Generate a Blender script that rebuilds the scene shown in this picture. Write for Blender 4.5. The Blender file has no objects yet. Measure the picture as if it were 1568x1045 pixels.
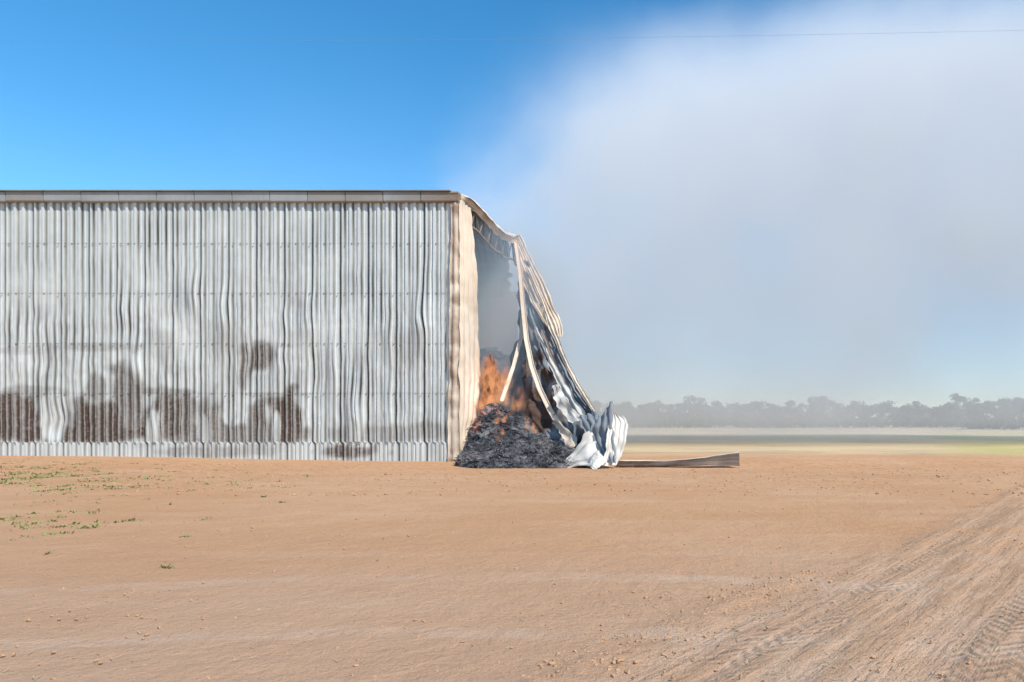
import bpy, math, random, bmesh
import numpy as np
from mathutils import Vector, Euler, noise as mn
random.seed(7); rng=np.random.default_rng(7)
scene=bpy.context.scene
F=1132.0; CX=1113.0; HY=648.0; EYE=1.5
def S(u,v,d):
    """image pixel u, v placed at a chosen depth d ahead of the camera -> world metres"""
    return Vector(((u-CX)*d/F, d, EYE+(HY-v)*d/F))
def n3(x,y,z=0.0): return mn.noise(Vector((x,y,z)))
def sst(a,b,x):
    t=min(1,max(0,(x-a)/(b-a))); return t*t*(3-2*t)

# ---------------- camera
cam=bpy.data.cameras.new('camera'); co=bpy.data.objects.new('camera',cam)
scene.collection.objects.link(co); scene.camera=co
co.location=(0,0,EYE); co.rotation_euler=(math.radians(90),0,0)
cam.sensor_width=36
W_=1568.0; cx_=784.0; cy_=522.5
cam.lens=36*F/W_
cam.shift_x=-(CX-cx_)/W_; cam.shift_y=(HY-cy_)/W_
cam.clip_end=20000; cam.clip_start=0.1
# ---------------- light
az=math.radians(130); el=math.radians(46)
tosun=Vector((math.sin(az)*math.cos(el),math.cos(az)*math.cos(el),math.sin(el)))
sl=bpy.data.lights.new('sun','SUN'); sl.energy=5.0; sl.angle=math.radians(0.53); sl.color=(1,0.95,0.87)
so=bpy.data.objects.new('sun',sl); scene.collection.objects.link(so)
so.rotation_euler=tosun.to_track_quat('Z','Y').to_euler(); so.location=(10,-10,30)
w=bpy.data.worlds.new('World'); scene.world=w; w.use_nodes=True
nt=w.node_tree; nt.nodes.clear()
sk=nt.nodes.new('ShaderNodeTexSky'); sk.sky_type='NISHITA'; sk.sun_disc=False
sk.sun_elevation=el; sk.sun_rotation=az; sk.air_density=1.0; sk.dust_density=0.1; sk.ozone_density=5.0
hs=nt.nodes.new('ShaderNodeHueSaturation'); hs.inputs['Saturation'].default_value=1.25; hs.inputs['Value'].default_value=1.3; hs.inputs['Hue'].default_value=0.490
bg=nt.nodes.new('ShaderNodeBackground'); bg.inputs[1].default_value=0.15
ow=nt.nodes.new('ShaderNodeOutputWorld')
nt.links.new(sk.outputs[0],hs.inputs['Color']); nt.links.new(hs.outputs[0],bg.inputs[0]); nt.links.new(bg.outputs[0],ow.inputs[0])
scene.view_settings.view_transform='Standard'; scene.view_settings.look='None'; scene.view_settings.exposure=0

# ---------------- helpers
class NB:
    def __init__(s,name):
        s.m=bpy.data.materials.new(name); s.m.use_nodes=True; s.t=s.m.node_tree; s.t.nodes.clear()
        s.out=s.t.nodes.new('ShaderNodeOutputMaterial')
    def n(s,typ,**kw):
        x=s.t.nodes.new('ShaderNode'+typ)
        for k,v in kw.items(): setattr(x,k,v)
        return x
    def l(s,a,b): s.t.links.new(a,b)
    def val(s,inp,v):
        if isinstance(v,(int,float)): inp.default_value=v
        elif isinstance(v,tuple): inp.default_value=v if len(v)==4 or len(inp.default_value)==3 else (*v,1)
        else: s.l(v,inp)
    def math(s,op,a,b=0.0,c=None,clamp=False):
        x=s.n('Math',operation=op,use_clamp=clamp); s.val(x.inputs[0],a); s.val(x.inputs[1],b)
        if c is not None: s.val(x.inputs[2],c)
        return x.outputs[0]
    def mr(s,v,a,b,c=0.0,d=1.0,smooth=True):
        x=s.n('MapRange'); x.interpolation_type='SMOOTHSTEP' if smooth else 'LINEAR'
        s.val(x.inputs['Value'],v)
        for k,q in (('From Min',a),('From Max',b),('To Min',c),('To Max',d)): s.val(x.inputs[k],q)
        return x.outputs['Result']
    def mix(s,f,a,b,mode='MIX'):
        x=s.n('MixRGB',blend_type=mode); s.val(x.inputs[0],f); s.val(x.inputs[1],a); s.val(x.inputs[2],b); return x.outputs[0]
    def noise(s,scale,detail=4,rough=0.55,vec=None,sc=None):
        x=s.n('TexNoise'); x.inputs['Scale'].default_value=scale; x.inputs['Detail'].default_value=detail; x.inputs['Roughness'].default_value=rough
        if vec is None: vec=s.obj()
        if sc: 
            mp=s.n('Mapping'); mp.inputs['Scale'].default_value=sc; s.l(vec,mp.inputs[0]); vec=mp.outputs[0]
        s.l(vec,x.inputs['Vector']); return x.outputs['Fac']
    def obj(s):
        if not hasattr(s,'_o'): s._o=s.n('TexCoord').outputs['Object']
        return s._o
    def sep(s):
        if not hasattr(s,'_s'):
            x=s.n('SeparateXYZ'); s.l(s.obj(),x.inputs[0]); s._s=x.outputs
        return s._s
    def attr(s,name):
        x=s.n('Attribute'); x.attribute_name=name; return x
    def bsdf(s,col,rough=0.8,metal=0.0,bump=None,bs=0.5,bd=0.02,spec=0.5):
        p=s.n('BsdfPrincipled'); s.val(p.inputs['Base Color'],col); s.val(p.inputs['Roughness'],rough); s.val(p.inputs['Metallic'],metal)
        p.inputs['Specular IOR Level'].default_value=spec
        if bump is not None:
            b=s.n('Bump'); b.inputs['Strength'].default_value=bs; b.inputs['Distance'].default_value=bd; s.l(bump,b.inputs['Height']); s.l(b.outputs[0],p.inputs['Normal'])
        s.l(p.outputs[0],s.out.inputs['Surface']); return p
def mesh(name,verts,faces,mat=None,parent=None,smooth=False,attrs=None):
    me=bpy.data.meshes.new(name)
    me.from_pydata([tuple(v) for v in verts],[],[tuple(int(i) for i in f) for f in faces]); me.update()
    if smooth: me.polygons.foreach_set('use_smooth',[True]*len(me.polygons))
    if attrs:
        for k,a in attrs.items():
            at=me.attributes.new(k,'FLOAT','POINT'); at.data.foreach_set('value',np.asarray(a,dtype=np.float32))
    o=bpy.data.objects.new(name,me); scene.collection.objects.link(o)
    if mat: me.materials.append(mat)
    if parent: o.parent=parent
    return o
def gridf(nr,nc,off=0):
    r,c=np.meshgrid(np.arange(nr-1),np.arange(nc-1),indexing='ij'); a=(r*nc+c).ravel()+off
    return np.stack([a,a+1,a+nc+1,a+nc],1)
def empty(name,loc=(0,0,0)):
    e=bpy.data.objects.new(name,None); scene.collection.objects.link(e); e.location=loc; return e
def boxv(V,Fc,p0,p1,w,h,up=Vector((0,0,1))):
    d=(p1-p0).normalized(); sd=d.cross(up)
    if sd.length<1e-3: sd=d.cross(Vector((0,1,0)))
    sd.normalize(); u=sd.cross(d).normalized(); b=len(V)
    for p in (p0,p1):
        for a,c in ((-1,-1),(1,-1),(1,1),(-1,1)): V.append(p+sd*a*w/2+u*c*h/2)
    for f in ((0,1,2,3),(7,6,5,4),(0,4,5,1),(1,5,6,2),(2,6,7,3),(3,7,4,0)): Fc.append([b+i for i in f])

# ---------------- ground
def gz(x,y):
    z=0.22*sst(-11,-28,x)*sst(14,27,y)*(1-sst(60,120,y))
    z-=0.10*sst(-13,-9,x)*sst(20,25,y)*(1-sst(27,29.5,y))
    return z
def spaced(a,b,s0,g):
    o=[a];s=s0
    while o[-1]<b: o.append(o[-1]+s); s*=g
    return o
ys=list(-np.array(spaced(0,800,2,1.25))[::-1])+list(np.arange(1,3,0.25))+spaced(3,6000,0.035,1.013)
xs0=spaced(0,9,0.06,1.012); xs=[-2+v for v in xs0]; xsl=[-2-v for v in xs0[1:]]
xs=sorted(xsl+xs); 
hi=spaced(xs[-1],6000,0.2,1.06)[1:]; lo=[-v for v in spaced(-xs[0],6000,0.2,1.06)[1:]]
xs=lo[::-1]+xs+hi
def track_d(x,y): return (x+0.76-0.59*(y-4.69))/1.161
V=[]
for y in ys:
    for x in xs:
        z=gz(x,y)
        if 2<y<45 and abs(x)<40:
            d=track_d(x,y); f=1-sst(25,45,y)
            z+=0.018*n3(x*.5,y*.5)*f+0.010*n3(x*2.1,y*2.1,3)*f
            if y<20:
                z+=0.009*n3(x*6,y*6,5)*(1-sst(10,20,y))
                z+=0.045*math.exp(-((d)/0.16)**2)*(0.3+1.6*abs(n3(x*5,y*5,9)))*(1-sst(6,9,y))
                for c in (0.55,1.75,3.0): z-=0.022*math.exp(-((d-c)/0.22)**4)
        V.append((x,y,z))
g=NB('red_dirt'); X,Y,Z=g.sep()
big=g.noise(0.18,5,.6); med=g.noise(1.3,6,.65); fine=g.noise(14,6,.7); grit=g.noise(70,3,.7); lump=g.noise(4.0,6,.7)
streak=g.noise(1.0,5,.6,sc=(0.13,1.1,1)); 
dirt=g.mix(g.mr(big,.35,.65),(0.57,0.305,0.152),(0.62,0.36,0.20))
dirt=g.mix(g.mr(med,.4,.75,0,.45),dirt,(0.51,0.27,0.14))
dirt=g.mix(g.mr(streak,.5,.68,0,.3),dirt,(0.65,0.42,0.265))
dirt=g.mix(g.mr(fine,.52,.78,0,.55),dirt,(0.34,0.185,0.10))
dirt=g.mix(g.math('MULTIPLY',g.mr(Y,14,22),g.mr(lump,.52,.64,0,.65)),dirt,(0.34,0.18,0.095))
dirt=g.mix(g.mr(grit,.60,.74,0,.6),dirt,(0.32,0.18,0.11))
dirt=g.mix(g.mr(grit,.40,.30,0,.35),dirt,(0.74,0.52,0.36))
dirt=g.mix(g.mr(Y,11,4,0,.45),dirt,(0.51,0.345,0.24))
d=g.math('DIVIDE',g.math('ADD',g.math('SUBTRACT',X,g.math('MULTIPLY',Y,0.59)),3.527),1.161)
al=g.math('DIVIDE',g.math('ADD',g.math('MULTIPLY',X,0.59),Y),1.161)
dw=g.math('ADD',d,g.math('MULTIPLY',g.math('SUBTRACT',g.noise(0.35,3),.5),0.8))
trk=g.math('MULTIPLY',g.mr(dw,0.1,0.45),g.mr(med,.35,.6,.1,1))
cmb=g.n('CombineXYZ'); g.l(g.math('MULTIPLY',d,4.0),cmb.inputs[0]); g.l(g.math('MULTIPLY',al,0.35),cmb.inputs[1])
lane=g.noise(1.0,5,.65,vec=cmb.outputs[0])
dirt=g.mix(g.math('MULTIPLY',trk,.4),dirt,(0.60,0.43,0.30))
dirt=g.mix(g.math('MULTIPLY',g.mr(dw,-.2,.4),g.mr(lane,.46,.6,0,.65)),dirt,(0.44,0.26,0.15))
zig=g.math('PINGPONG',d,0.16)
lug=g.math('SINE',g.math('MULTIPLY',g.math('ADD',al,g.math('ADD',g.math('MULTIPLY',zig,1.2),g.math('MULTIPLY',med,.15))),2*math.pi/0.15))
lane2=g.math('ADD',g.mr(g.math('ABSOLUTE',g.math('SUBTRACT',dw,2.1)),.22,.32,1,0),g.mr(g.math('ABSOLUTE',g.math('SUBTRACT',dw,3.1)),.22,.32,1,0))
lane2=g.math('MULTIPLY',g.math('ADD',lane2,g.mr(g.math('ABSOLUTE',g.math('SUBTRACT',dw,.75)),.15,.25,.8,0)),g.mr(med,.38,.56))
dirt=g.mix(g.math('MULTIPLY',lane2,g.mr(lug,.2,.9,0,.28)),dirt,(0.34,0.205,0.12))
# faint older tracks sweeping across the yard
cv2=g.math('ADD',Y,g.math('MULTIPLY',g.math('POWER',g.math('ADD',X,2.0),2.0),.035))
ol=g.math('ADD',g.mr(g.math('ABSOLUTE',g.math('SUBTRACT',cv2,5.3)),.08,.2,1,0),g.mr(g.math('ABSOLUTE',g.math('SUBTRACT',cv2,7.2)),.10,.25,1,0))
ol=g.math('MULTIPLY',ol,g.mr(med,.4,.6,.1,1))
dirt=g.mix(g.math('MULTIPLY',ol,.4),dirt,(0.64,0.45,0.32))
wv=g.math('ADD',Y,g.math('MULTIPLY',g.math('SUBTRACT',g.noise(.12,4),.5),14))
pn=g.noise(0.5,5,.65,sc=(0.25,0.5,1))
pad=g.mix(g.mr(pn,.35,.65),(0.60,0.45,0.26),(0.74,0.57,0.36))  # straw tones paled to offset the smoke's shadow on the field
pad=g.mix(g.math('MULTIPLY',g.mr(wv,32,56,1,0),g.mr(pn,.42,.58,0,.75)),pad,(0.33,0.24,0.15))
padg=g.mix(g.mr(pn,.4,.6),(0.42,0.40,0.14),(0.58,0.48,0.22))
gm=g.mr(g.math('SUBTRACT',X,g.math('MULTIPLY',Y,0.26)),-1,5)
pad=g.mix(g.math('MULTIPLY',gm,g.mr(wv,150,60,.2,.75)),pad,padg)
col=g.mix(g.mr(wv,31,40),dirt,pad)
hgt=g.math('ADD',g.math('MULTIPLY',fine,0.8),g.math('ADD',g.math('MULTIPLY',lump,1.3),g.math('MULTIPLY',grit,.4)))
hgt=g.math('ADD',hgt,g.math('MULTIPLY',g.math('MULTIPLY',lug,lane2),.22))
hgt=g.math('ADD',hgt,g.math('MULTIPLY',g.math('MULTIPLY',lane,2.4),g.mr(dw,0,.5)))
hgt=g.math('ADD',hgt,g.math('MULTIPLY',streak,.6))
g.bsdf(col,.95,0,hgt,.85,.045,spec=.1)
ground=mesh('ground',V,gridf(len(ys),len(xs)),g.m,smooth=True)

# ---------------- metal materials
def metal(name,base,base2,stain=(0.075,0.04,0.026),rough=.5,met=.15):
    m=NB(name)
    n1=m.noise(.7,5,.6); n2=m.noise(9,5,.65); n3_=m.noise(2.0,5,.65,sc=(6,6,.5))
    c=m.mix(m.mr(n1,.35,.65),base,base2)
    c=m.mix(m.mr(n3_,.5,.75,0,.3),c,(base[0]*.6,base[1]*.56,base[2]*.5))
    s=m.attr('scorch').outputs['Fac']; sm=m.math('ADD',s,m.math('MULTIPLY',m.math('SUBTRACT',n2,.5),m.math('MULTIPLY',s,1.0)),clamp=True)
    c=m.mix(sm,c,stain)
    dk=m.attr('gap_shade').outputs['Fac']
    c=m.mix(dk,c,(0.03,0.028,0.026))  # dark lap openings, plus shade painted beside the ribs
    r=m.mix(sm,(rough,)*3,(.85,)*3)
    p=m.bsdf(c,r,m.math('MULTIPLY',m.math('SUBTRACT',1,sm),met),m.math('ADD',n2,m.math('MULTIPLY',n3_,.6)),.2,.02,spec=.35)
    return m.m
M_wall=metal('galvanised_wall_sheet',(0.66,0.665,0.625),(0.58,0.59,0.555),stain=(.085,.046,.028))
M_cream=metal('cream_sheet',(0.72,0.60,0.47),(0.66,0.53,0.40),stain=(.2,.12,.07),rough=.6,met=0)
M_white=metal('white_sheet',(0.72,0.68,0.61),(0.64,0.58,0.50),rough=.6,met=.0)
M_grey=metal('grey_shaded_sheet',(0.26,0.275,0.29),(0.18,0.20,0.22),rough=.75,met=.05)  # dark blue-grey puts the shade of the sheet undersides into the colour
M_fas=metal('fascia_paint',(0.34,0.345,0.33),(0.29,0.29,0.275),stain=(0.20,0.13,0.08),rough=.6,met=.1)
M_steel=metal('burnt_steel',(0.30,0.21,0.15),(0.21,0.15,0.115),rough=.7,met=.1)

shed=empty('hay_shed')
CXW=-10.45; KW=29/F
def wx(u): return CXW+(u-705)*KW
def wz(v): return EYE+(648-v)*KW
girts=[wz(v) for v in (374,450,527,603,678)]
scorches=[(10,636,58,42,1),(150,645,52,40,1),(192,595,22,44,.75),(205,625,16,60,.85),(262,640,48,44,.9),(330,648,36,44,.75),(440,640,28,44,1),(374,555,11,36,.7),(400,545,24,24,.85),(395,650,18,38,.8),
 (30,537,60,7,.25),(150,532,80,7,.35),(400,530,70,5,.25),(580,665,120,14,.45),(530,692,45,11,.9),(320,692,80,10,.5),(360,665,170,18,.75),(110,665,150,16,1),(430,605,60,5,.4),(655,660,34,16,.5),(250,600,60,6,.6),(380,690,60,10,.4),(150,600,16,30,.6),(50,600,60,12,.5)]
clears=[(80,640,20,42),(236,655,9,30),(312,660,9,26),(424,655,6,26),(488,640,16,50),(350,625,10,28),(545,640,12,45)]
dents=[(645,497,9,45,.26),(345,485,9,40,.18),(475,490,9,38,.16),(380,560,12,35,-.12),(210,560,10,40,.12),(85,650,24,26,-.2),(545,640,14,50,.18),(485,585,16,40,-.12),(655,470,8,60,.10),(560,560,10,50,.10),(30,560,14,40,.08),(120,600,16,40,.08),(240,650,12,30,.14),(300,460,12,30,.12),(600,640,10,50,.12),(190,480,10,30,.06),(70,560,12,36,-.1),(430,560,10,30,.11),(695,460,5,30,.12),(435,495,7,30,.10),(512,560,7,50,.12),(600,540,7,40,.10)]
mod=1.095; x=wx(692)
pu=[];pd=[];pg=[]
def addp(u,dp,gp): pu.append(u);pd.append(dp);pg.append(gp)
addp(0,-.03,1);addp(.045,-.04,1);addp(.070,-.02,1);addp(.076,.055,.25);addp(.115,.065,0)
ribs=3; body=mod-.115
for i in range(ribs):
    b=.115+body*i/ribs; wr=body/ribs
    seq=((.08,.065,0),(.13,.0,.6),(.17,-.006,.75),(.30,-.006,.65),(.35,-.004,.05),(.5,.012,0),(.64,-.002,0),(.76,.0,.15),(.83,.065,0))  # third value here paints shade along each rib, not an opening
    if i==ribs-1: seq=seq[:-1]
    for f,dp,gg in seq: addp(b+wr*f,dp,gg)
nmod=29
zsW=np.concatenate([np.arange(-0.3,.70,.1),np.arange(.70,10.2,.07)])
cols=[]
for mi in range(nmod):
    for u,dp,gp in zip(pu,pd,pg):
        cols.append((x-nmod*mod+mi*mod+u,dp,gp,mi))
cols.append((x,-.02,1,nmod))
V=[];sc=[];gp_=[]
for z in zsW:
    gd=min([abs(z-q) for q in girts+[10.3]]); free=sst(0.05,.8,gd)
    v=648-(z-EYE)/KW
    for (cx,dp,gp,mi) in cols:
        u=705+(cx-CXW)/KW
        low=z<.72
        if low:
            yy=-dp*.8-.035; xx=cx+.11; g2=gp*.7
        else:
            amp=.2+.8*sst(9.5,4.5,z)
            xx=cx+free*amp*(.024*n3(mi*7.3,z*1.1,1)+.018*n3(cx*.8,z*1.6,2)) 
            bulge=free*amp*(.036*n3(cx*.9,z*.9,4)+.020*n3(cx*2.3,z*1.7,8)+.013*n3(cx*5,z*3.2,12))
            for (du,dv,ru,rv,a) in dents:
                e=((u-du)/ru)**2+((v-dv)/rv)**2
                if e<6: 
                    bulge+=.7*a*math.exp(-e); xx+=.38*a*math.exp(-e)*math.sin((v-dv)/rv*2.2)
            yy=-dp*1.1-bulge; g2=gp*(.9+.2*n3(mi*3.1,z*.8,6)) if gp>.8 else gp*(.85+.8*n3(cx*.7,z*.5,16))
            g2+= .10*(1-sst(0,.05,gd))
        V.append((xx,29+yy,z))
        s=0
        for (du,dv,ru,rv,a) in scorches:
            if z<.72 and dv<685: continue
            e=((u-du)/ru)**2+((v-dv)/rv)**2
            e*=1+.9*n3(cx*2.2,z*1.5,20)
            s=max(s,a*(1-sst(.35,1.35,e)))
        for (du,dv,ru,rv) in clears:
            e=((u-du)/ru)**2+((v-dv)/rv)**2; e*=1+.5*n3(cx*3,z*2,25)
            s*=sst(.6,1.4,e)
        s=s*(.62+.38*(dp<.01))
        s=max(s,.22*sst(.1,.5,n3(cx*1.1,z*.35,30))*sst(9,4,z))
        s=max(s,.35*sst(685,700,u)*sst(700,300,v))
        sc.append(min(1,s)); gp_.append(max(0,min(1,g2)))
mesh('front_wall_sheeting',V,gridf(len(zsW),len(cols)),M_wall,shed,False,{'scorch':sc,'gap_shade':gp_})
V=[];Fc=[]
for q in girts: boxv(V,Fc,Vector((-42,29.32,q)),Vector((CXW,29.32,q)),.06,.15)
for i in range(6):
    boxv(V,Fc,Vector((CXW-.2-6.2*i,29.52,-.2)),Vector((CXW-.2-6.2*i,29.52,10.2)),.2,.25)
    if i>0: boxv(V,Fc,Vector((CXW-.2-6.2*i,52.7,-.2)),Vector((CXW-.2-6.2*i,52.7,10.2)),.2,.25)
mesh('steel_frame',V,Fc,M_steel,shed)
V=[];Fc=[]
for q in girts:
    for i in range(113):
        xx=CXW-.4-i*.274+.04*random.random()
        if random.random()<.15: continue
        boxv(V,Fc,Vector((xx,28.90,q)),Vector((xx,28.96,q)),.025,.025)
mesh('wall_screws',V,Fc,M_steel,shed)
# fascia / gutter
V=[];Fc=[];sc=[]
x1=CXW-.02; seg=1.47
while x1>-42:
    x0=x1-seg+.03; b=len(V); dz=.012*random.uniform(-1,1); br=.35*(random.random()<.2)
    zt=10.49+dz; zb=10.12+dz
    for xx in (x0,x1):
        for yy,zz in ((29.1,zt),(28.78,zt+.015),(28.76,zt-.05),(28.79,zt-.09),(28.79,zb+.04),(28.82,zb),(29.1,zb)):
            V.append(Vector((xx,yy,zz))); 
            u=705+(xx-CXW)/KW
            sc.append(max(.9*sst(610,680,u),br))
    for k in range(6): Fc.append([b+k,b+k+1,b+k+8,b+k+7])
    Fc.append([b+j for j in range(6,-1,-1)]); Fc.append([b+7+j for j in range(7)])
    x1=x0-.03
mesh('fascia_gutter',V,Fc,M_fas,shed,False,{'scorch':sc})
V=[];Fc=[]
boxv(V,Fc,Vector((-42,28.95,10.545)),Vector((CXW-.3,28.95,10.545)),.5,.035)
mesh('roof_capping',V,Fc,M_fas,shed)

def drape(name,rows,mat,parent,ncol=40,nrow=60,ribs=6,depth=.03,crump=.05,cf=1.5,seed=0,scorch=.15,edge=.04):
    L=[Vector(r[0]) for r in rows]; R=[Vector(r[1]) for r in rows]
    def cat(P,t):
        n=len(P)-1; f=t*n; i=min(int(f),n-1); f-=i
        p0=P[max(i-1,0)];p1=P[i];p2=P[i+1];p3=P[min(i+2,n)]
        return .5*((2*p1)+(p2-p0)*f+(2*p0-5*p1+4*p2-p3)*f*f+(3*p1-p0-3*p2+p3)*f**3)
    V=[];s=[]
    for r in range(nrow):
        t=r/(nrow-1); a=cat(L,t); b=cat(R,t)
        t2=min(1,t+.02); tang=(cat(L,t2)+cat(R,t2)-cat(L,t2-.03)-cat(R,t2-.03)); ac=b-a
        nn=ac.cross(tang); nn=nn.normalized() if nn.length>1e-6 else Vector((0,-1,0))
        for c in range(ncol):
            f=c/(ncol-1); p=a.lerp(b,f)
            wv=math.sin(f*ribs*2*math.pi); wv=max(-.6,min(.6,wv))/.6
            q=p*cf
            off=wv*depth+crump*(n3(q.x+seed,q.y,q.z)+.5*n3(q.x*2.3+seed,q.y*2.3,q.z*2.3))*1.3
            p=p+nn*off+ac.normalized()*edge*n3(t*9+seed,f*3,seed)*(1 if c in(0,ncol-1) else .4)
            V.append(p); s.append(max(0,min(1,scorch*(1+2.2*n3(q.x*.9+seed,q.y*.9,q.z*.9+5)))))
    return mesh(name,V,gridf(nrow,ncol),mat,parent,True,{'scorch':s})
drape('corner_flashing',[((wx(692),28.86,10.1),(wx(705)+.02,28.86,10.15)),((wx(691),28.86,7),(wx(706),28.84,7)),((wx(690),28.84,5.5),(wx(707),28.8,5.5)),((wx(689),28.88,3.6),(wx(705),28.85,3.6)),((wx(688),28.85,1.8),(wx(706),28.84,1.8)),((wx(688),28.87,-.2),(wx(707),28.87,-.2))],M_cream,shed,14,90,1.5,.03,.05,2.2,3,.38,.05)
ew=[(10.25,29.95),(8.2,30.15),(6.6,30.5),(5.2,31.05),(3.6,31.15),(2.4,30.5),(1.2,29.9),(-.1,29.5)]
drape('end_wall_remnant',[((CXW,28.88,z),(CXW+.1+.1*math.sin(z),d,z-.05)) for z,d in ew],M_cream,shed,44,110,4,.05,.06,1.0,11,.05,.07)
V=[]
yr=np.arange(28.9,53.3,.4)
xr=list(np.linspace(0,1,300))
for yy in yr:
    xe=-10.7-.2*max(0,yy-30)/7 if yy<37 else -.289*yy-.2+.3*n3(yy*.8,3)
    for j,f in enumerate(xr):
        xx=-42+(xe+42)*f
        h=10.5+.075*(12-abs(yy-41)); k=sst(30,37,yy)*.35*sst(-16,-12,xx)
        V.append((xx,yy,h+.03*math.sin(j*1.6)-k*(.5+n3(xx*.6,yy*.6))))
mesh('roof_sheeting',V,gridf(len(yr),len(xr)),M_grey,shed,True)
V=[];zz=np.linspace(-.2,10.9,22); xb=np.arange(-42,-14.9,.14)
for z in zz:
    for j,xx in enumerate(xb): V.append((xx,52.9+.05*(j%2)+.1*n3(xx,z,1),z))
mesh('back_wall_sheeting',V,gridf(len(zz),len(xb)),M_grey,shed,True)
V=[]; yb=np.arange(29.3,53,.15)
for z in zz:
    for j,yy in enumerate(yb): V.append((-42+.05*(j%2),yy,z-.5))
mesh('far_end_wall_sheeting',V,gridf(len(zz),len(yb)),M_grey,shed,True)
drape('sagging_roof_edge',[(S(701,297,29),S(703,312,29)),(S(722,306,30.3),S(719,318,30.3)),(S(748,332,32.2),S(742,340,32.2)),(S(773,358,34.6),S(766,366,34.6)),(S(794,360,36.4),S(794,374,36.4))],M_cream,shed,12,50,1,.02,.07,1.5,5,.2,.05)
drape('roof_edge_sheet',[(S(700,297,29),S(704,298,29.1)),(S(712,299,31),S(724,308,30.2)),(S(735,316,33.5),S(748,332,32)),(S(762,346,35.5),S(775,359,34.4)),(S(780,358,37),S(795,361,36.3))],M_white,shed,14,40,2,.02,.05,1.5,6,.2,.05)
V=[];Fc=[]
for (xo,sag) in ((CXW-.15,1),(CXW-6.3,.2)):
    n=16; y0=29.6;y1=38.0 if sag==1 else 48
    top=[];bot=[]
    for i in range(n+1):
        yy=y0+(y1-y0)*i/n
        sg=sag*.35*math.sin(i*.55)
        top.append(Vector((xo+.1*sag*n3(i*.4,1),yy,10.35+.06*(yy-29)-sag*.05*i*.6)));bot.append(Vector((xo+.25*sag*n3(i*.5,7),yy,9.55+.04*(yy-29)+sg*.3-sag*.05*i*.6)))
    for i in range(n):
        boxv(V,Fc,top[i],top[i+1],.07,.07); boxv(V,Fc,bot[i],bot[i+1],.07,.07)
        boxv(V,Fc,bot[i],top[i+1] if i%2==0 else top[i],.04,.04); boxv(V,Fc,bot[i+1],top[i] if i%2 else top[i+1],.04,.04)
mesh('roof_truss',V,Fc,M_steel,shed)

# ---------------- hanging collapsed sheets
drape('hanging_roof_sheet',[(S(778,360,36.5),S(796,360,36.3)),(S(788,392,35.6),S(815,398,35.4)),(S(800,430,34.6),S(832,430,34.3)),(S(814,462,33.6),S(848,468,33.3)),(S(830,490,32.8),S(860,497,32.5)),(S(846,512,32.4),S(860,516,32.2))],M_cream,shed,50,70,6,.03,.12,1.1,21,.12,.15)
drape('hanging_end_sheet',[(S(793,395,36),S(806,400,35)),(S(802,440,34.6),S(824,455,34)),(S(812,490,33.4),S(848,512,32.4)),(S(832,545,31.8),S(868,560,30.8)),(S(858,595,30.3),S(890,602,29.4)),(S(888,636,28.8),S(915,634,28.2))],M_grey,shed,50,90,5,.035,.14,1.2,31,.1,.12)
drape('twisted_sheet',[(S(803,405,34.8),S(812,412,34.6)),(S(826,458,33.4),S(832,460,33.3)),(S(842,505,32.2),S(851,507,32)),(S(862,552,30.6),S(870,555,30.4)),(S(884,595,29.2),S(893,598,29)),(S(905,628,28.2),S(918,638,27.9))],M_cream,shed,10,80,1.5,.03,.10,1.4,35,.1,.08)
drape('twisted_sheet.001',[(S(818,500,31.8),S(823,502,31.7)),(S(834,540,30.8),S(840,538,30.7)),(S(852,582,29.8),S(862,578,29.7)),(S(872,622,28.8),S(884,616,28.6)),(S(890,655,28),S(905,648,27.8))],M_white,shed,10,60,1.5,.03,.12,1.4,45,.25,.08)
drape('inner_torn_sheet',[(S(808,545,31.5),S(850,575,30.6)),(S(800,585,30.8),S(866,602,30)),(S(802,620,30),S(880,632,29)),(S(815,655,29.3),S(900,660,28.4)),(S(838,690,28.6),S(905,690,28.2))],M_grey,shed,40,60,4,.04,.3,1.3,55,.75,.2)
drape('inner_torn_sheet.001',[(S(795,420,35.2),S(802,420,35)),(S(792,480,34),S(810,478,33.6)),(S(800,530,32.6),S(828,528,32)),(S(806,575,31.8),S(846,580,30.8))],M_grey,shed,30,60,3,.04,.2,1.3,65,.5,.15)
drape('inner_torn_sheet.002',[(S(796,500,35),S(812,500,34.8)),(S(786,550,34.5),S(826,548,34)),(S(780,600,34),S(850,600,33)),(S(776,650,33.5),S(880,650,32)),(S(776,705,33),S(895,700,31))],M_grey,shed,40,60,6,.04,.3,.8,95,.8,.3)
drape('torn_flap',[(S(846,590,29.4),S(852,588,29.3)),(S(850,612,29),S(864,606,28.9)),(S(862,634,28.6),S(880,628,28.5)),(S(880,652,28.3),S(896,645,28.2))],M_white,shed,12,40,1,.02,.12,2,75,.2,.1)
drape('torn_flap.001',[(S(845,648,28.6),S(850,640,28.6)),(S(856,662,28.4),S(866,655,28.3)),(S(866,680,28.1),S(882,672,28)),(S(862,690,28),S(878,688,27.9))],M_cream,shed,12,40,1,.02,.10,2,85,.2,.1)
def poly(name,pts,w,h,mat,parent):
    P=[S(*p) for p in pts]
    V=[];Fc=[]
    for i in range(len(P)-1):
        sub=4
        for k in range(sub):
            a=P[i].lerp(P[i+1],k/sub); b=P[i].lerp(P[i+1],(k+1.02)/sub)
            up=Vector((.3,-1,.1))
            boxv(V,Fc,a,b,w,h*.15,up)
            dd=(b-a).normalized(); sd=dd.cross(up).normalized()
            boxv(V,Fc,a+sd*w/2,b+sd*w/2,h*.15,h,up); boxv(V,Fc,a-sd*w/2,b-sd*w/2,h*.15,h,up)
    return mesh(name,V,Fc,mat,parent)
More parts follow.
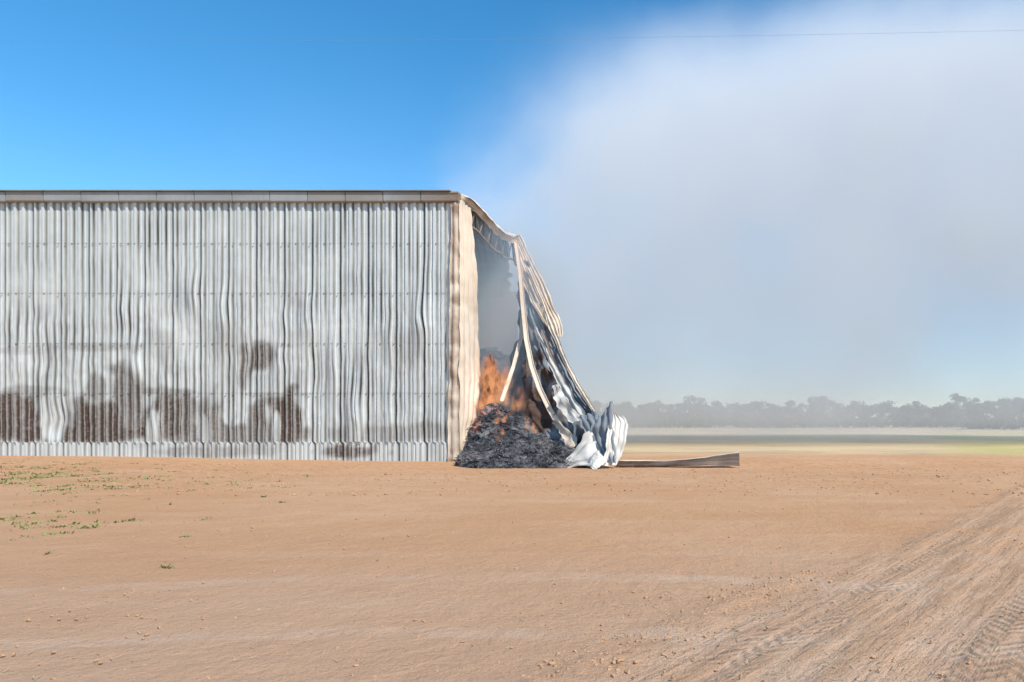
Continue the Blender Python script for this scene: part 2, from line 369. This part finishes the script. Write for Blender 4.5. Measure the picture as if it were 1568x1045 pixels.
poly('bent_girder',[(790,372,36),(797,420,34.5),(801,470,33),(806,520,31.5),(814,560,30.5),(826,595,29.8),(842,628,29.2),(862,662,28.5)],.18,.14,M_cream,shed)
poly('bent_girder.001',[(801,470,33.4),(797,520,32.2),(786,562,31),(776,592,30.2),(768,615,29.6)],.13,.12,M_cream,shed)
poly('bent_girder.002',[(830,505,31.6),(850,560,30.4),(868,600,29.5),(884,640,28.7)],.09,.08,M_steel,shed)
poly('bent_girder.003',[(800,515,33),(818,560,31.6),(832,610,30.2),(850,655,29)],.08,.08,M_steel,shed)

# ---------------- crumpled sheets on the ground
cr=empty('crumpled_metal_sheet')
def cd(nm,rows,mat,seed,ribs=5,crump=.12): drape(nm,[(S(*a),S(*b)) for a,b in rows],mat,cr,44,50,ribs,.03,crump,1.3,seed,.1,.08)
cd('sheet_fold_1',[((858,712,26.6),(862,716,26.3)),((878,690,26.8),(894,714,26)),((896,668,27),(916,716,25.7)),((912,658,27.2),(930,704,26)),((920,660,27.2),(930,690,26.2))],M_white,101,3.5)
cd('sheet_fold_2',[((912,642,27.4),(938,614,27.2)),((906,652,27),(939,636,26.8)),((905,668,26.8),(940,664,26.4)),((920,690,26.3),(942,690,26.1)),((928,704,26),(944,712,25.8))],M_grey,112,3)
cd('sheet_fold_3',[((936,630,27.2),(946,636,27)),((932,650,26.6),(960,645,27)),((928,672,26.2),(960,664,26.6)),((926,692,26),(955,690,26.4)),((922,714,25.7),(944,712,26.2))],M_white,123,4,.14)
cd('sheet_fold_4',[((884,640,28.2),(914,632,28)),((892,655,27.6),(918,648,27.4)),((896,670,27.2),(922,664,27)),((900,690,27),(924,684,26.8))],M_grey,134,3,.2)
cd('sheet_fold_5',[((900,712,26),(912,722,25.4)),((904,700,26),(918,716,25.5)),((915,690,26),(930,706,25.7))],M_white,144,2,.1)

# ---------------- fallen sheet strip lying on the ground
fb=empty('fallen_roof_sheet')
rows=[]
for x_,y_,za,zb,hw in ((-4.0,26.9,.10,.0,.22),(-2.9,26.9,.10,.01,.25),(-1.9,26.8,.12,.02,.28),(-1.0,26.7,.20,.03,.32),(-.2,26.7,.32,.04,.36),(.45,26.6,.42,.05,.38)):
    rows.append(((x_,y_+hw,za-.02),(x_,y_-hw,zb-.05)))
drape('corrugated_sheet',rows,M_steel,fb,50,60,3,.035,.03,1,155,.6,.02)
drape('pale_edge',[(Vector(r[0])+Vector((0,-.05,.03)),Vector(r[0])+Vector((0,.02,.06))) for r in rows],M_cream,fb,6,40,1,.005,.01,1,165,.3,.01)

# ---------------- burnt hay
h=NB('charred_hay')
a=h.noise(1.6,6,.7); b=h.noise(22,5,.75); c3=h.noise(7,5,.6)
col=h.mix(h.mr(a,.42,.6),(0.045,0.045,0.052),(0.20,0.195,0.195))
col=h.mix(h.mr(b,.5,.7,0,.7),col,(0.36,0.345,0.33))
col=h.mix(h.mr(c3,.6,.72,0,.8),col,(0.02,0.02,0.024))
p=h.bsdf(col,.95,0,b,1,.05,spec=.1)
em=h.noise(1.6,3,.5); em2=h.noise(12,4,.6); HX,HYY,HZ=h.sep()
near=h.math('MULTIPLY',h.mr(HX,-7.6,-9.4,-.0,.18),h.mr(HZ,.8,1.8))
emf=h.math('MULTIPLY',h.mr(h.math('ADD',em,near),.62,.76),h.mr(em2,.48,.66))
emf=h.math('MULTIPLY',emf,h.mr(HYY,31.5,33.5,1,0))
h.val(p.inputs['Emission Color'],(1.0,.25,.08)); h.l(h.math('MULTIPLY',emf,.9),p.inputs['Emission Strength'])
bm=bmesh.new(); bmesh.ops.create_icosphere(bm,subdivisions=1,radius=1); icv=[v.co.copy() for v in bm.verts]; icf=[[v.index for v in f.verts] for f in bm.faces]; bm.free()
def chunk(V,Fc,p,s,flat=.6):
    b=len(V)
    e=Euler((random.uniform(-.6,.6),random.uniform(-.6,.6),random.uniform(0,6.28))).to_matrix()
    sx=s*random.uniform(.6,1.5);sy=s*random.uniform(.6,1.2)
    for v in icv:
        q=v*random.uniform(.65,1.25); V.append(p+e@Vector((q.x*sx,q.y*sy,q.z*s*flat)))
    for f in icf: Fc.append([b+i for i in f])
def heap(name,hf,x0,x1,y0,y1,step,nch,nst,mat,chs=(.05,.22),parent=None):
    xs=np.arange(x0,x1,step); ys_=np.arange(y0,y1,step); V=[];Fc=[]
    for yy in ys_:
        for xx in xs:
            z=hf(xx,yy)
            if z>0: z+=.34*n3(xx*1.4,yy*1.4,z*1.0)*min(1,z*2)+.16*abs(n3(xx*4,yy*4,2))+.08*n3(xx*9,yy*9,4)
            q=.12*n3(xx*3,yy*3,7)
            V.append(Vector((xx+q,yy+.15*n3(xx*3,yy*3,17),max(z,-.3)+gz(xx,yy))))
    Fc=[list(f) for f in gridf(len(ys_),len(xs))]
    k=0
    while k<nch:
        xx=random.uniform(x0,x1);yy=random.uniform(y0,y1);z=hf(xx,yy)
        if z<=-.12: continue
        k+=1; s=random.uniform(*chs)*(.5 if z<.15 else 1)
        chunk(V,Fc,Vector((xx,yy,max(z,.0)+gz(xx,yy)+.04+.3*n3(xx*1.4,yy*1.4,z*1.0)*min(1,z*2))),s)
    k=0
    while k<nst:
        xx=random.uniform(x0,x1);yy=random.uniform(y0,y1);z=hf(xx,yy)
        if z<=-.12: continue
        k+=1; p=Vector((xx,yy,max(z,0)+gz(xx,yy)+random.uniform(.02,.22)))
        d_=Vector((random.gauss(0,1),random.gauss(0,1),random.gauss(0,.5))).normalized()*random.uniform(.06,.2)
        sd=Vector((random.gauss(0,1),random.gauss(0,1),random.gauss(0,1))).normalized()*random.uniform(.006,.016)
        b=len(V); V+= [p-d_-sd,p+d_-sd,p+d_+sd,p-d_+sd]; Fc.append([b,b+1,b+2,b+3])
    return mesh(name,V,Fc,mat,parent)
def hf1(x,y):
    def bump(cx,cy,rx,ry,H,pw):
        e=((x-cx)/rx)**2+((y-cy)/ry)**2
        return H*(1-e)**pw if e<1 else -.2
    r=max(bump(-8.1,28.2,2.1,2.2,.8,.7),bump(-9.4,29.9,1.2,1.7,2.1,.9),bump(-8.4,29.3,1.5,1.6,1.6,.9),bump(-7.3,28.6,1.4,1.5,.85,.8),bump(-7.2,27.4,2.7,1.5,.25,.6),bump(-6.3,28.4,1.3,1.3,.6,.8))
    if x<-10.2 and y<29.3: r=-.2
    return r
heap('burnt_hay_pile',hf1,-10.25,-4.6,25.6,31.8,.07,1250,4500,h.m,(.04,.17))
def hf2(x,y):
    e=((x+15)/5.4)**2+((y-41)/7.5)**2
    return 5.2*max(0,1-e**2)**.4+.4*n3(x*.6,y*.6) if e<1 else -.2
heap('burnt_hay_stack',hf2,-21,-9.5,33,49,.22,500,500,h.m,(.15,.5))

# ---------------- fire : tongues of flame
fl=NB('flame')
uvz=fl.attr('fh').outputs['Fac']; ue=fl.attr('fe').outputs['Fac']
nz=fl.noise(3.2,4,.6,sc=(1.6,1.6,.8))
al_=fl.math('MULTIPLY',fl.mr(fl.math('ADD',nz,fl.math('MULTIPLY',uvz,-.25)),.2,.55),ue,clamp=True)
al_=fl.math('MULTIPLY',al_,.33)
emn=fl.n('Emission'); fl.l(fl.mix(uvz,(1.0,.47,.20),(.92,.33,.18)),emn.inputs[0]); emn.inputs[1].default_value=1.1
tr=fl.n('BsdfTransparent'); mx=fl.n('MixShader'); fl.l(al_,mx.inputs[0]); fl.l(tr.outputs[0],mx.inputs[1]); fl.l(emn.outputs[0],mx.inputs[2]); fl.l(mx.outputs[0],fl.out.inputs['Surface'])
V=[];Fc=[];fh=[];fe=[]
for k in range(48):
    u=random.gauss(752,14); v=random.uniform(592,640); dd=random.uniform(29.6,31.6)
    if k<7: u=random.uniform(755,825); v=random.uniform(640,685); dd=28.3
    p=S(u,v,dd); H=random.uniform(.7,2.1)*(0.35 if k<7 else 1); W=random.uniform(.2,.5)*(.5 if k<7 else 1); ph=random.uniform(0,6)
    for rot in (0,1.2):
        b=len(V); nr,nc=16,7
        for r in range(nr):
            t=r/(nr-1); wd_=W*(math.sin(math.pi*min(1,t*.85+.15))**.8)*(1-.5*t); cxo=.15*math.sin(ph+t*4)*t
            for c in range(nc):
                f=c/(nc-1)*2-1
                V.append(p+Vector(((cxo+f*wd_)*math.cos(rot),(cxo+f*wd_)*math.sin(rot),H*t))); fh.append(t); fe.append((1-abs(f)**2)*(1-t**3)*sst(0,.2,t))
        Fc+= [list(x) for x in gridf(nr,nc,b)]
mesh('fire',V,Fc,fl.m,None,True,{'fh':fh,'fe':fe})

# ---------------- distant trees
lf=NB('gum_foliage'); a=lf.noise(.5,3); 
lf.bsdf(lf.mix(lf.mr(a,.35,.65),(0.035,0.05,0.025),(0.085,0.10,0.05)),.9,spec=.1)
bk=NB('gum_bark'); bk.bsdf(bk.mix(bk.noise(2,4),(0.10,0.08,0.06),(0.28,0.24,0.19)),.9,spec=.1)
V=[];Fc=[];mi=[]
def tube(p0,p1,r0,r1):
    b=len(V); d=(p1-p0).normalized(); s1=d.orthogonal().normalized(); s2=d.cross(s1)
    for p,r in ((p0,r0),(p1,r1)):
        for k in range(5):
            a=k*2*math.pi/5; V.append(p+(s1*math.cos(a)+s2*math.sin(a))*r)
    for k in range(5): Fc.append([b+k,b+(k+1)%5,b+5+(k+1)%5,b+5+k]); mi.append(1)
def clump(p,r,n,s):
    for _ in range(n):
        q=Vector((random.gauss(0,1),random.gauss(0,1),random.gauss(0,1))); q=q.normalized()*(random.random()**.4)
        q=p+Vector((q.x*r,q.y*r,q.z*r*.6)); a=Vector((random.gauss(0,1),random.gauss(0,1),random.gauss(0,1))).normalized(); c=a.orthogonal().normalized()
        z=s*random.uniform(.6,1.4); b=len(V); V.extend([q-a*z,q+c*z*.6,q+a*z,q-c*z*.6]); Fc.append([b,b+1,b+2,b+3]); mi.append(0)
def tree(x,y,H,sp):
    base=Vector((x,y,-.1)); tk=base+Vector((random.uniform(-.5,.5),0,H*.35)); tube(base,tk,.3,.2)
    nb=random.randint(5,8)
    for i in range(nb):
        a=random.uniform(0,6.28); rr=sp*random.uniform(.25,1)
        e=tk+Vector((math.cos(a)*rr,math.sin(a)*rr,H*random.uniform(.18,.55)))
        tube(tk,e,.14,.05); clump(e,random.uniform(1.1,2.1),75,.38)
for i in range(80):
    u=850+ i*10+random.uniform(-9,9); dist=random.uniform(215,270)
    H=random.choice([7,8,8.5,9,10.5])*random.uniform(.9,1.1)
    if u>1490: dist=random.uniform(165,190); H=random.uniform(6,8)
    tree((u-CX)*dist/F,dist,H,H*.42)
for i in range(300):
    u=850+i*3.0+random.uniform(-6,6); dist=random.uniform(225,275)
    if u>1480: dist=random.uniform(170,200)
    hh=random.uniform(2.5,6.5)
    if u>1480: hh*=.75
    clump(Vector(((u-CX)*dist/F,dist,hh*.5)),hh*.8,70,.5)
tl=mesh('tree_line',V,Fc,lf.m); tl.data.materials.append(bk.m); tl.data.polygons.foreach_set('material_index',mi)

# ---------------- weeds and straw
wd=NB('weed_leaf'); wd.bsdf(wd.mix(wd.noise(3,3),(0.17,0.20,0.06),(0.31,0.31,0.12)),.8,spec=.2)
V=[];Fc=[]
def tuft(x,y,n,s):
    z0=gz(x,y)
    for _ in range(n):
        a=random.uniform(0,6.28); r=random.uniform(0,s); p=Vector((x+math.cos(a)*r,y+math.sin(a)*r,z0-.01)); b2=random.uniform(0,6.28)
        d_=Vector((math.cos(b2)*.6,math.sin(b2)*.6,random.uniform(.2,.8)))*random.uniform(.03,.085); sd=Vector((-math.sin(b2),math.cos(b2),0))*random.uniform(.005,.015)
        b=len(V); V.extend([p-sd,p+sd,p+d_*.7+sd,p+d_,p+d_*.7-sd]); Fc.append([b,b+1,b+2,b+3,b+4])
for _ in range(620):
    u=random.gauss(80,80) if random.random()<.75 else random.uniform(0,480); v=random.gauss(733,9) if random.random()<.8 else random.uniform(715,830)
    if v<712: continue
    yy=1698/(v-648); xx=(u-CX)*yy/F
    if n3(xx*.9,yy*.9,50)<-.05: continue
    tuft(xx,yy,random.randint(6,22),random.uniform(.04,.25))
for u,v in ((12,797),(258,870),(283,822),(75,850),(160,745),(430,770),(18,735),(60,742),(320,742)):
    yy=1698/(v-648); tuft((u-CX)*yy/F,yy,18,.06)
mesh('weeds',V,Fc,wd.m)
st=NB('dry_straw'); st.bsdf(st.mix(st.noise(5,2),(0.60,0.46,0.28),(0.44,0.32,0.19)),.9,spec=.1)
V=[];Fc=[]
for _ in range(1500):
    v=660+385*random.random()**1.6; v=max(v,700); yy=1698/(v-648); u=random.uniform(-100,1700)
    if random.random()<.5: u=random.uniform(1000,1700)
    xx=(u-CX)*yy/F; 
    if yy>28.5 and xx<-6: continue
    a=random.uniform(0,6.28); L=random.uniform(.012,.04)*(1+yy*.04); p=Vector((xx,yy,gz(xx,yy)+.008)); d_=Vector((math.cos(a),math.sin(a),random.uniform(-.1,.1)))*L; sd=Vector((-math.sin(a),math.cos(a),0))*.002*(1+yy*.05)
    b=len(V); V+=[p-d_-sd,p+d_-sd,p+d_+sd,p-d_+sd]; Fc.append([b,b+1,b+2,b+3])
mesh('straw_litter',V,Fc,st.m)
cl=NB('dirt_clod'); cl.bsdf(cl.mix(cl.noise(8,4),(0.38,0.215,0.12),(0.55,0.335,0.195)),.95,spec=.1)
V=[];Fc=[]
for _ in range(5200):
    r=random.random(); dd=9
    if r<.2:
        yy=random.uniform(3.8,7.4); dd=random.gauss(0,.16); xx=-.76+.59*(yy-4.69)+dd*1.161; s=.004+.018*random.random()**2
    elif r<.4:
        yy=random.uniform(3.8,14); dd=abs(random.gauss(0,1.8)); xx=-.76+.59*(yy-4.69)+dd*1.161; s=.003+.009*random.random()**2
    elif r<.75:
        v=random.uniform(712,760); yy=1698/(v-648); xx=(random.uniform(-60,1650)-CX)*yy/F; s=.008+.03*random.random()**2
    else:
        v=700+345*random.random()**1.3; yy=1698/(v-648); xx=(random.uniform(-60,1650)-CX)*yy/F; s=(.003+.010*random.random()**2)*(1+yy*.05)
    if yy>28: continue
    chunk(V,Fc,Vector((xx,yy,gz(xx,yy)+s*.3+(.012 if r<.3 and abs(dd)<.12 else 0))),s,.7)
mesh('dirt_clods',V,Fc,cl.m)

# ---------------- power line
pl=empty('power_line')
wm=NB('wire'); wm.bsdf((0.22,0.25,0.30,1),.6)
V=[];Fc=[]
A=Vector((-75,30,17.6)); B=Vector((75,30,20.0)); N=40
pts=[]
for i in range(N+1):
    t=i/N; p=A.lerp(B,t); p.z-=4*1.6*t*(1-t); pts.append(p)
for i in range(N): boxv(V,Fc,pts[i],pts[i+1],.006,.006)
mesh('wire',V,Fc,wm.m,pl)
pm=NB('pole_timber'); pm.bsdf(pm.mix(pm.noise(3,5,sc=(4,4,.4)),(0.16,0.12,0.09),(0.28,0.22,0.17)),.9)
for s_ in (A,B):
    Fc=[]; V=[]; n=10
    for k,(zz_,r) in enumerate(((-.5,.2),(s_.z+.3,.13))):
        for j in range(n): V.append((s_.x+r*math.cos(j*2*math.pi/n),s_.y+.12+r*math.sin(j*2*math.pi/n),zz_))
    for j in range(n): Fc.append([j,(j+1)%n,n+(j+1)%n,n+j])
    Fc.append(list(range(n,2*n)))
    V=[Vector(v) for v in V]; boxv(V,Fc,Vector((s_.x,s_.y-.9,s_.z-.1)),Vector((s_.x,s_.y+1.1,s_.z-.1)),.1,.12)
    mesh('pole',V,Fc,pm.m,pl)

# ---------------- smoke (real volume)
sm=NB('smoke_volume'); X,Y,Z=sm.sep()
w1=sm.math('SUBTRACT',sm.noise(.05,2,.55),.5); w2=sm.math('SUBTRACT',sm.noise(.12,4,.62),.5)
fc=sm.n('FloatCurve'); sm.l(sm.math('DIVIDE',Z,60.0),fc.inputs['Value'])
cv=fc.mapping.curves[0]
P=[(0,(-13+40)/60),(.12,(-17+40)/60),(.25,(-18.5+40)/60),(.36,(-15.5+40)/60),(.47,(-11+40)/60),(.58,(-6+40)/60),(.75,(6+40)/60),(1,(14+40)/60)]
cv.points[0].location=P[0]; cv.points[1].location=P[-1]
for p in P[1:-1]: cv.points.new(*p)
fc.mapping.update()
xb=sm.math('SUBTRACT',sm.math('MULTIPLY',fc.outputs[0],60),40)
yd=sm.math('SUBTRACT',Y,56)
xs_=sm.math('ADD',X,sm.math('MULTIPLY',yd,.12))
dx=sm.math('ADD',sm.math('SUBTRACT',xs_,xb),sm.math('ADD',sm.math('MULTIPLY',w1,12),sm.math('MULTIPLY',w2,14)))
side=sm.mr(dx,-2,6)
zs_=sm.math('SUBTRACT',Z,sm.math('MULTIPLY',yd,.40))
zt=sm.math('ADD',zs_,sm.math('ADD',sm.math('MULTIPLY',w1,14),sm.math('MULTIPLY',w2,16)))
topf=sm.mr(sm.math('SUBTRACT',zt,sm.math('MULTIPLY',X,.12)),26,35,1,0)
botf=sm.math('MULTIPLY',sm.mr(Z,-.6,2.0),sm.mr(Z,1,14,.80,1))
rightf=sm.math('MAXIMUM',sm.mr(X,10,28,1,.40),sm.mr(Z,4,16))
yf=sm.math('MULTIPLY',sm.mr(Y,40,48),sm.mr(Y,70,78,1,0))
den=sm.math('MULTIPLY',sm.math('MULTIPLY',side,topf),sm.math('MULTIPLY',botf,rightf))
den=sm.math('MULTIPLY',den,sm.math('MULTIPLY',yf,sm.mr(w2,-.2,.2,.5,1.5)))
veil=sm.math('MULTIPLY',sm.math('MULTIPLY',sm.mr(sm.math('ADD',Z,sm.math('MULTIPLY',w1,20)),14,26,.05,0),yf),sm.mr(Z,1,4))
den=sm.math('MULTIPLY',sm.math('ADD',den,veil),.086)
vs=sm.n('VolumeScatter'); vs.inputs['Color'].default_value=(.88,.88,.87,1); vs.inputs['Anisotropy'].default_value=-.1
sm.l(den,vs.inputs['Density'])
# added glow in place of repeated scattering in smoke, tinted warm as ground bounce
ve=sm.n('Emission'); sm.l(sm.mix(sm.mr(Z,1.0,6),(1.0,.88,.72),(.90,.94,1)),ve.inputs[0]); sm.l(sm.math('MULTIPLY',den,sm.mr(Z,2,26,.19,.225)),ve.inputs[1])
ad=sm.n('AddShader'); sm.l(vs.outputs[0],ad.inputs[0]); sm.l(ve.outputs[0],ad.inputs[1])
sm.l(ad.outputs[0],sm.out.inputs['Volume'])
def dom(name,x0,x1,y0,y1,z0,z1,mat):
    V=[(a,b,c) for c in (z0,z1) for b in (y0,y1) for a in (x0,x1)]
    return mesh(name,V,[(0,2,3,1),(4,5,7,6),(0,1,5,4),(2,6,7,3),(0,4,6,2),(1,3,7,5)],mat)
sm.m.cycles.volume_step_rate=.55
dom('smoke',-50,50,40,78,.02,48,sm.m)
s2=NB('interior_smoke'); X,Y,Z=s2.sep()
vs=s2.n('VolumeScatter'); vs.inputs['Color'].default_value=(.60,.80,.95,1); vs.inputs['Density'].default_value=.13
ve=s2.n('Emission'); ve.inputs[0].default_value=(.35,.62,.9,1); ve.inputs[1].default_value=.13*.07  # faint blue glow added in place of light scattered in the haze
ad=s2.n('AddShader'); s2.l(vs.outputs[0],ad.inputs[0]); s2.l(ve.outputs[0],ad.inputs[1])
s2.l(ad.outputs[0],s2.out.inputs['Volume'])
dom('smoke.001',-30,-8.0,30.8,39.9,1.2,10.0,s2.m)
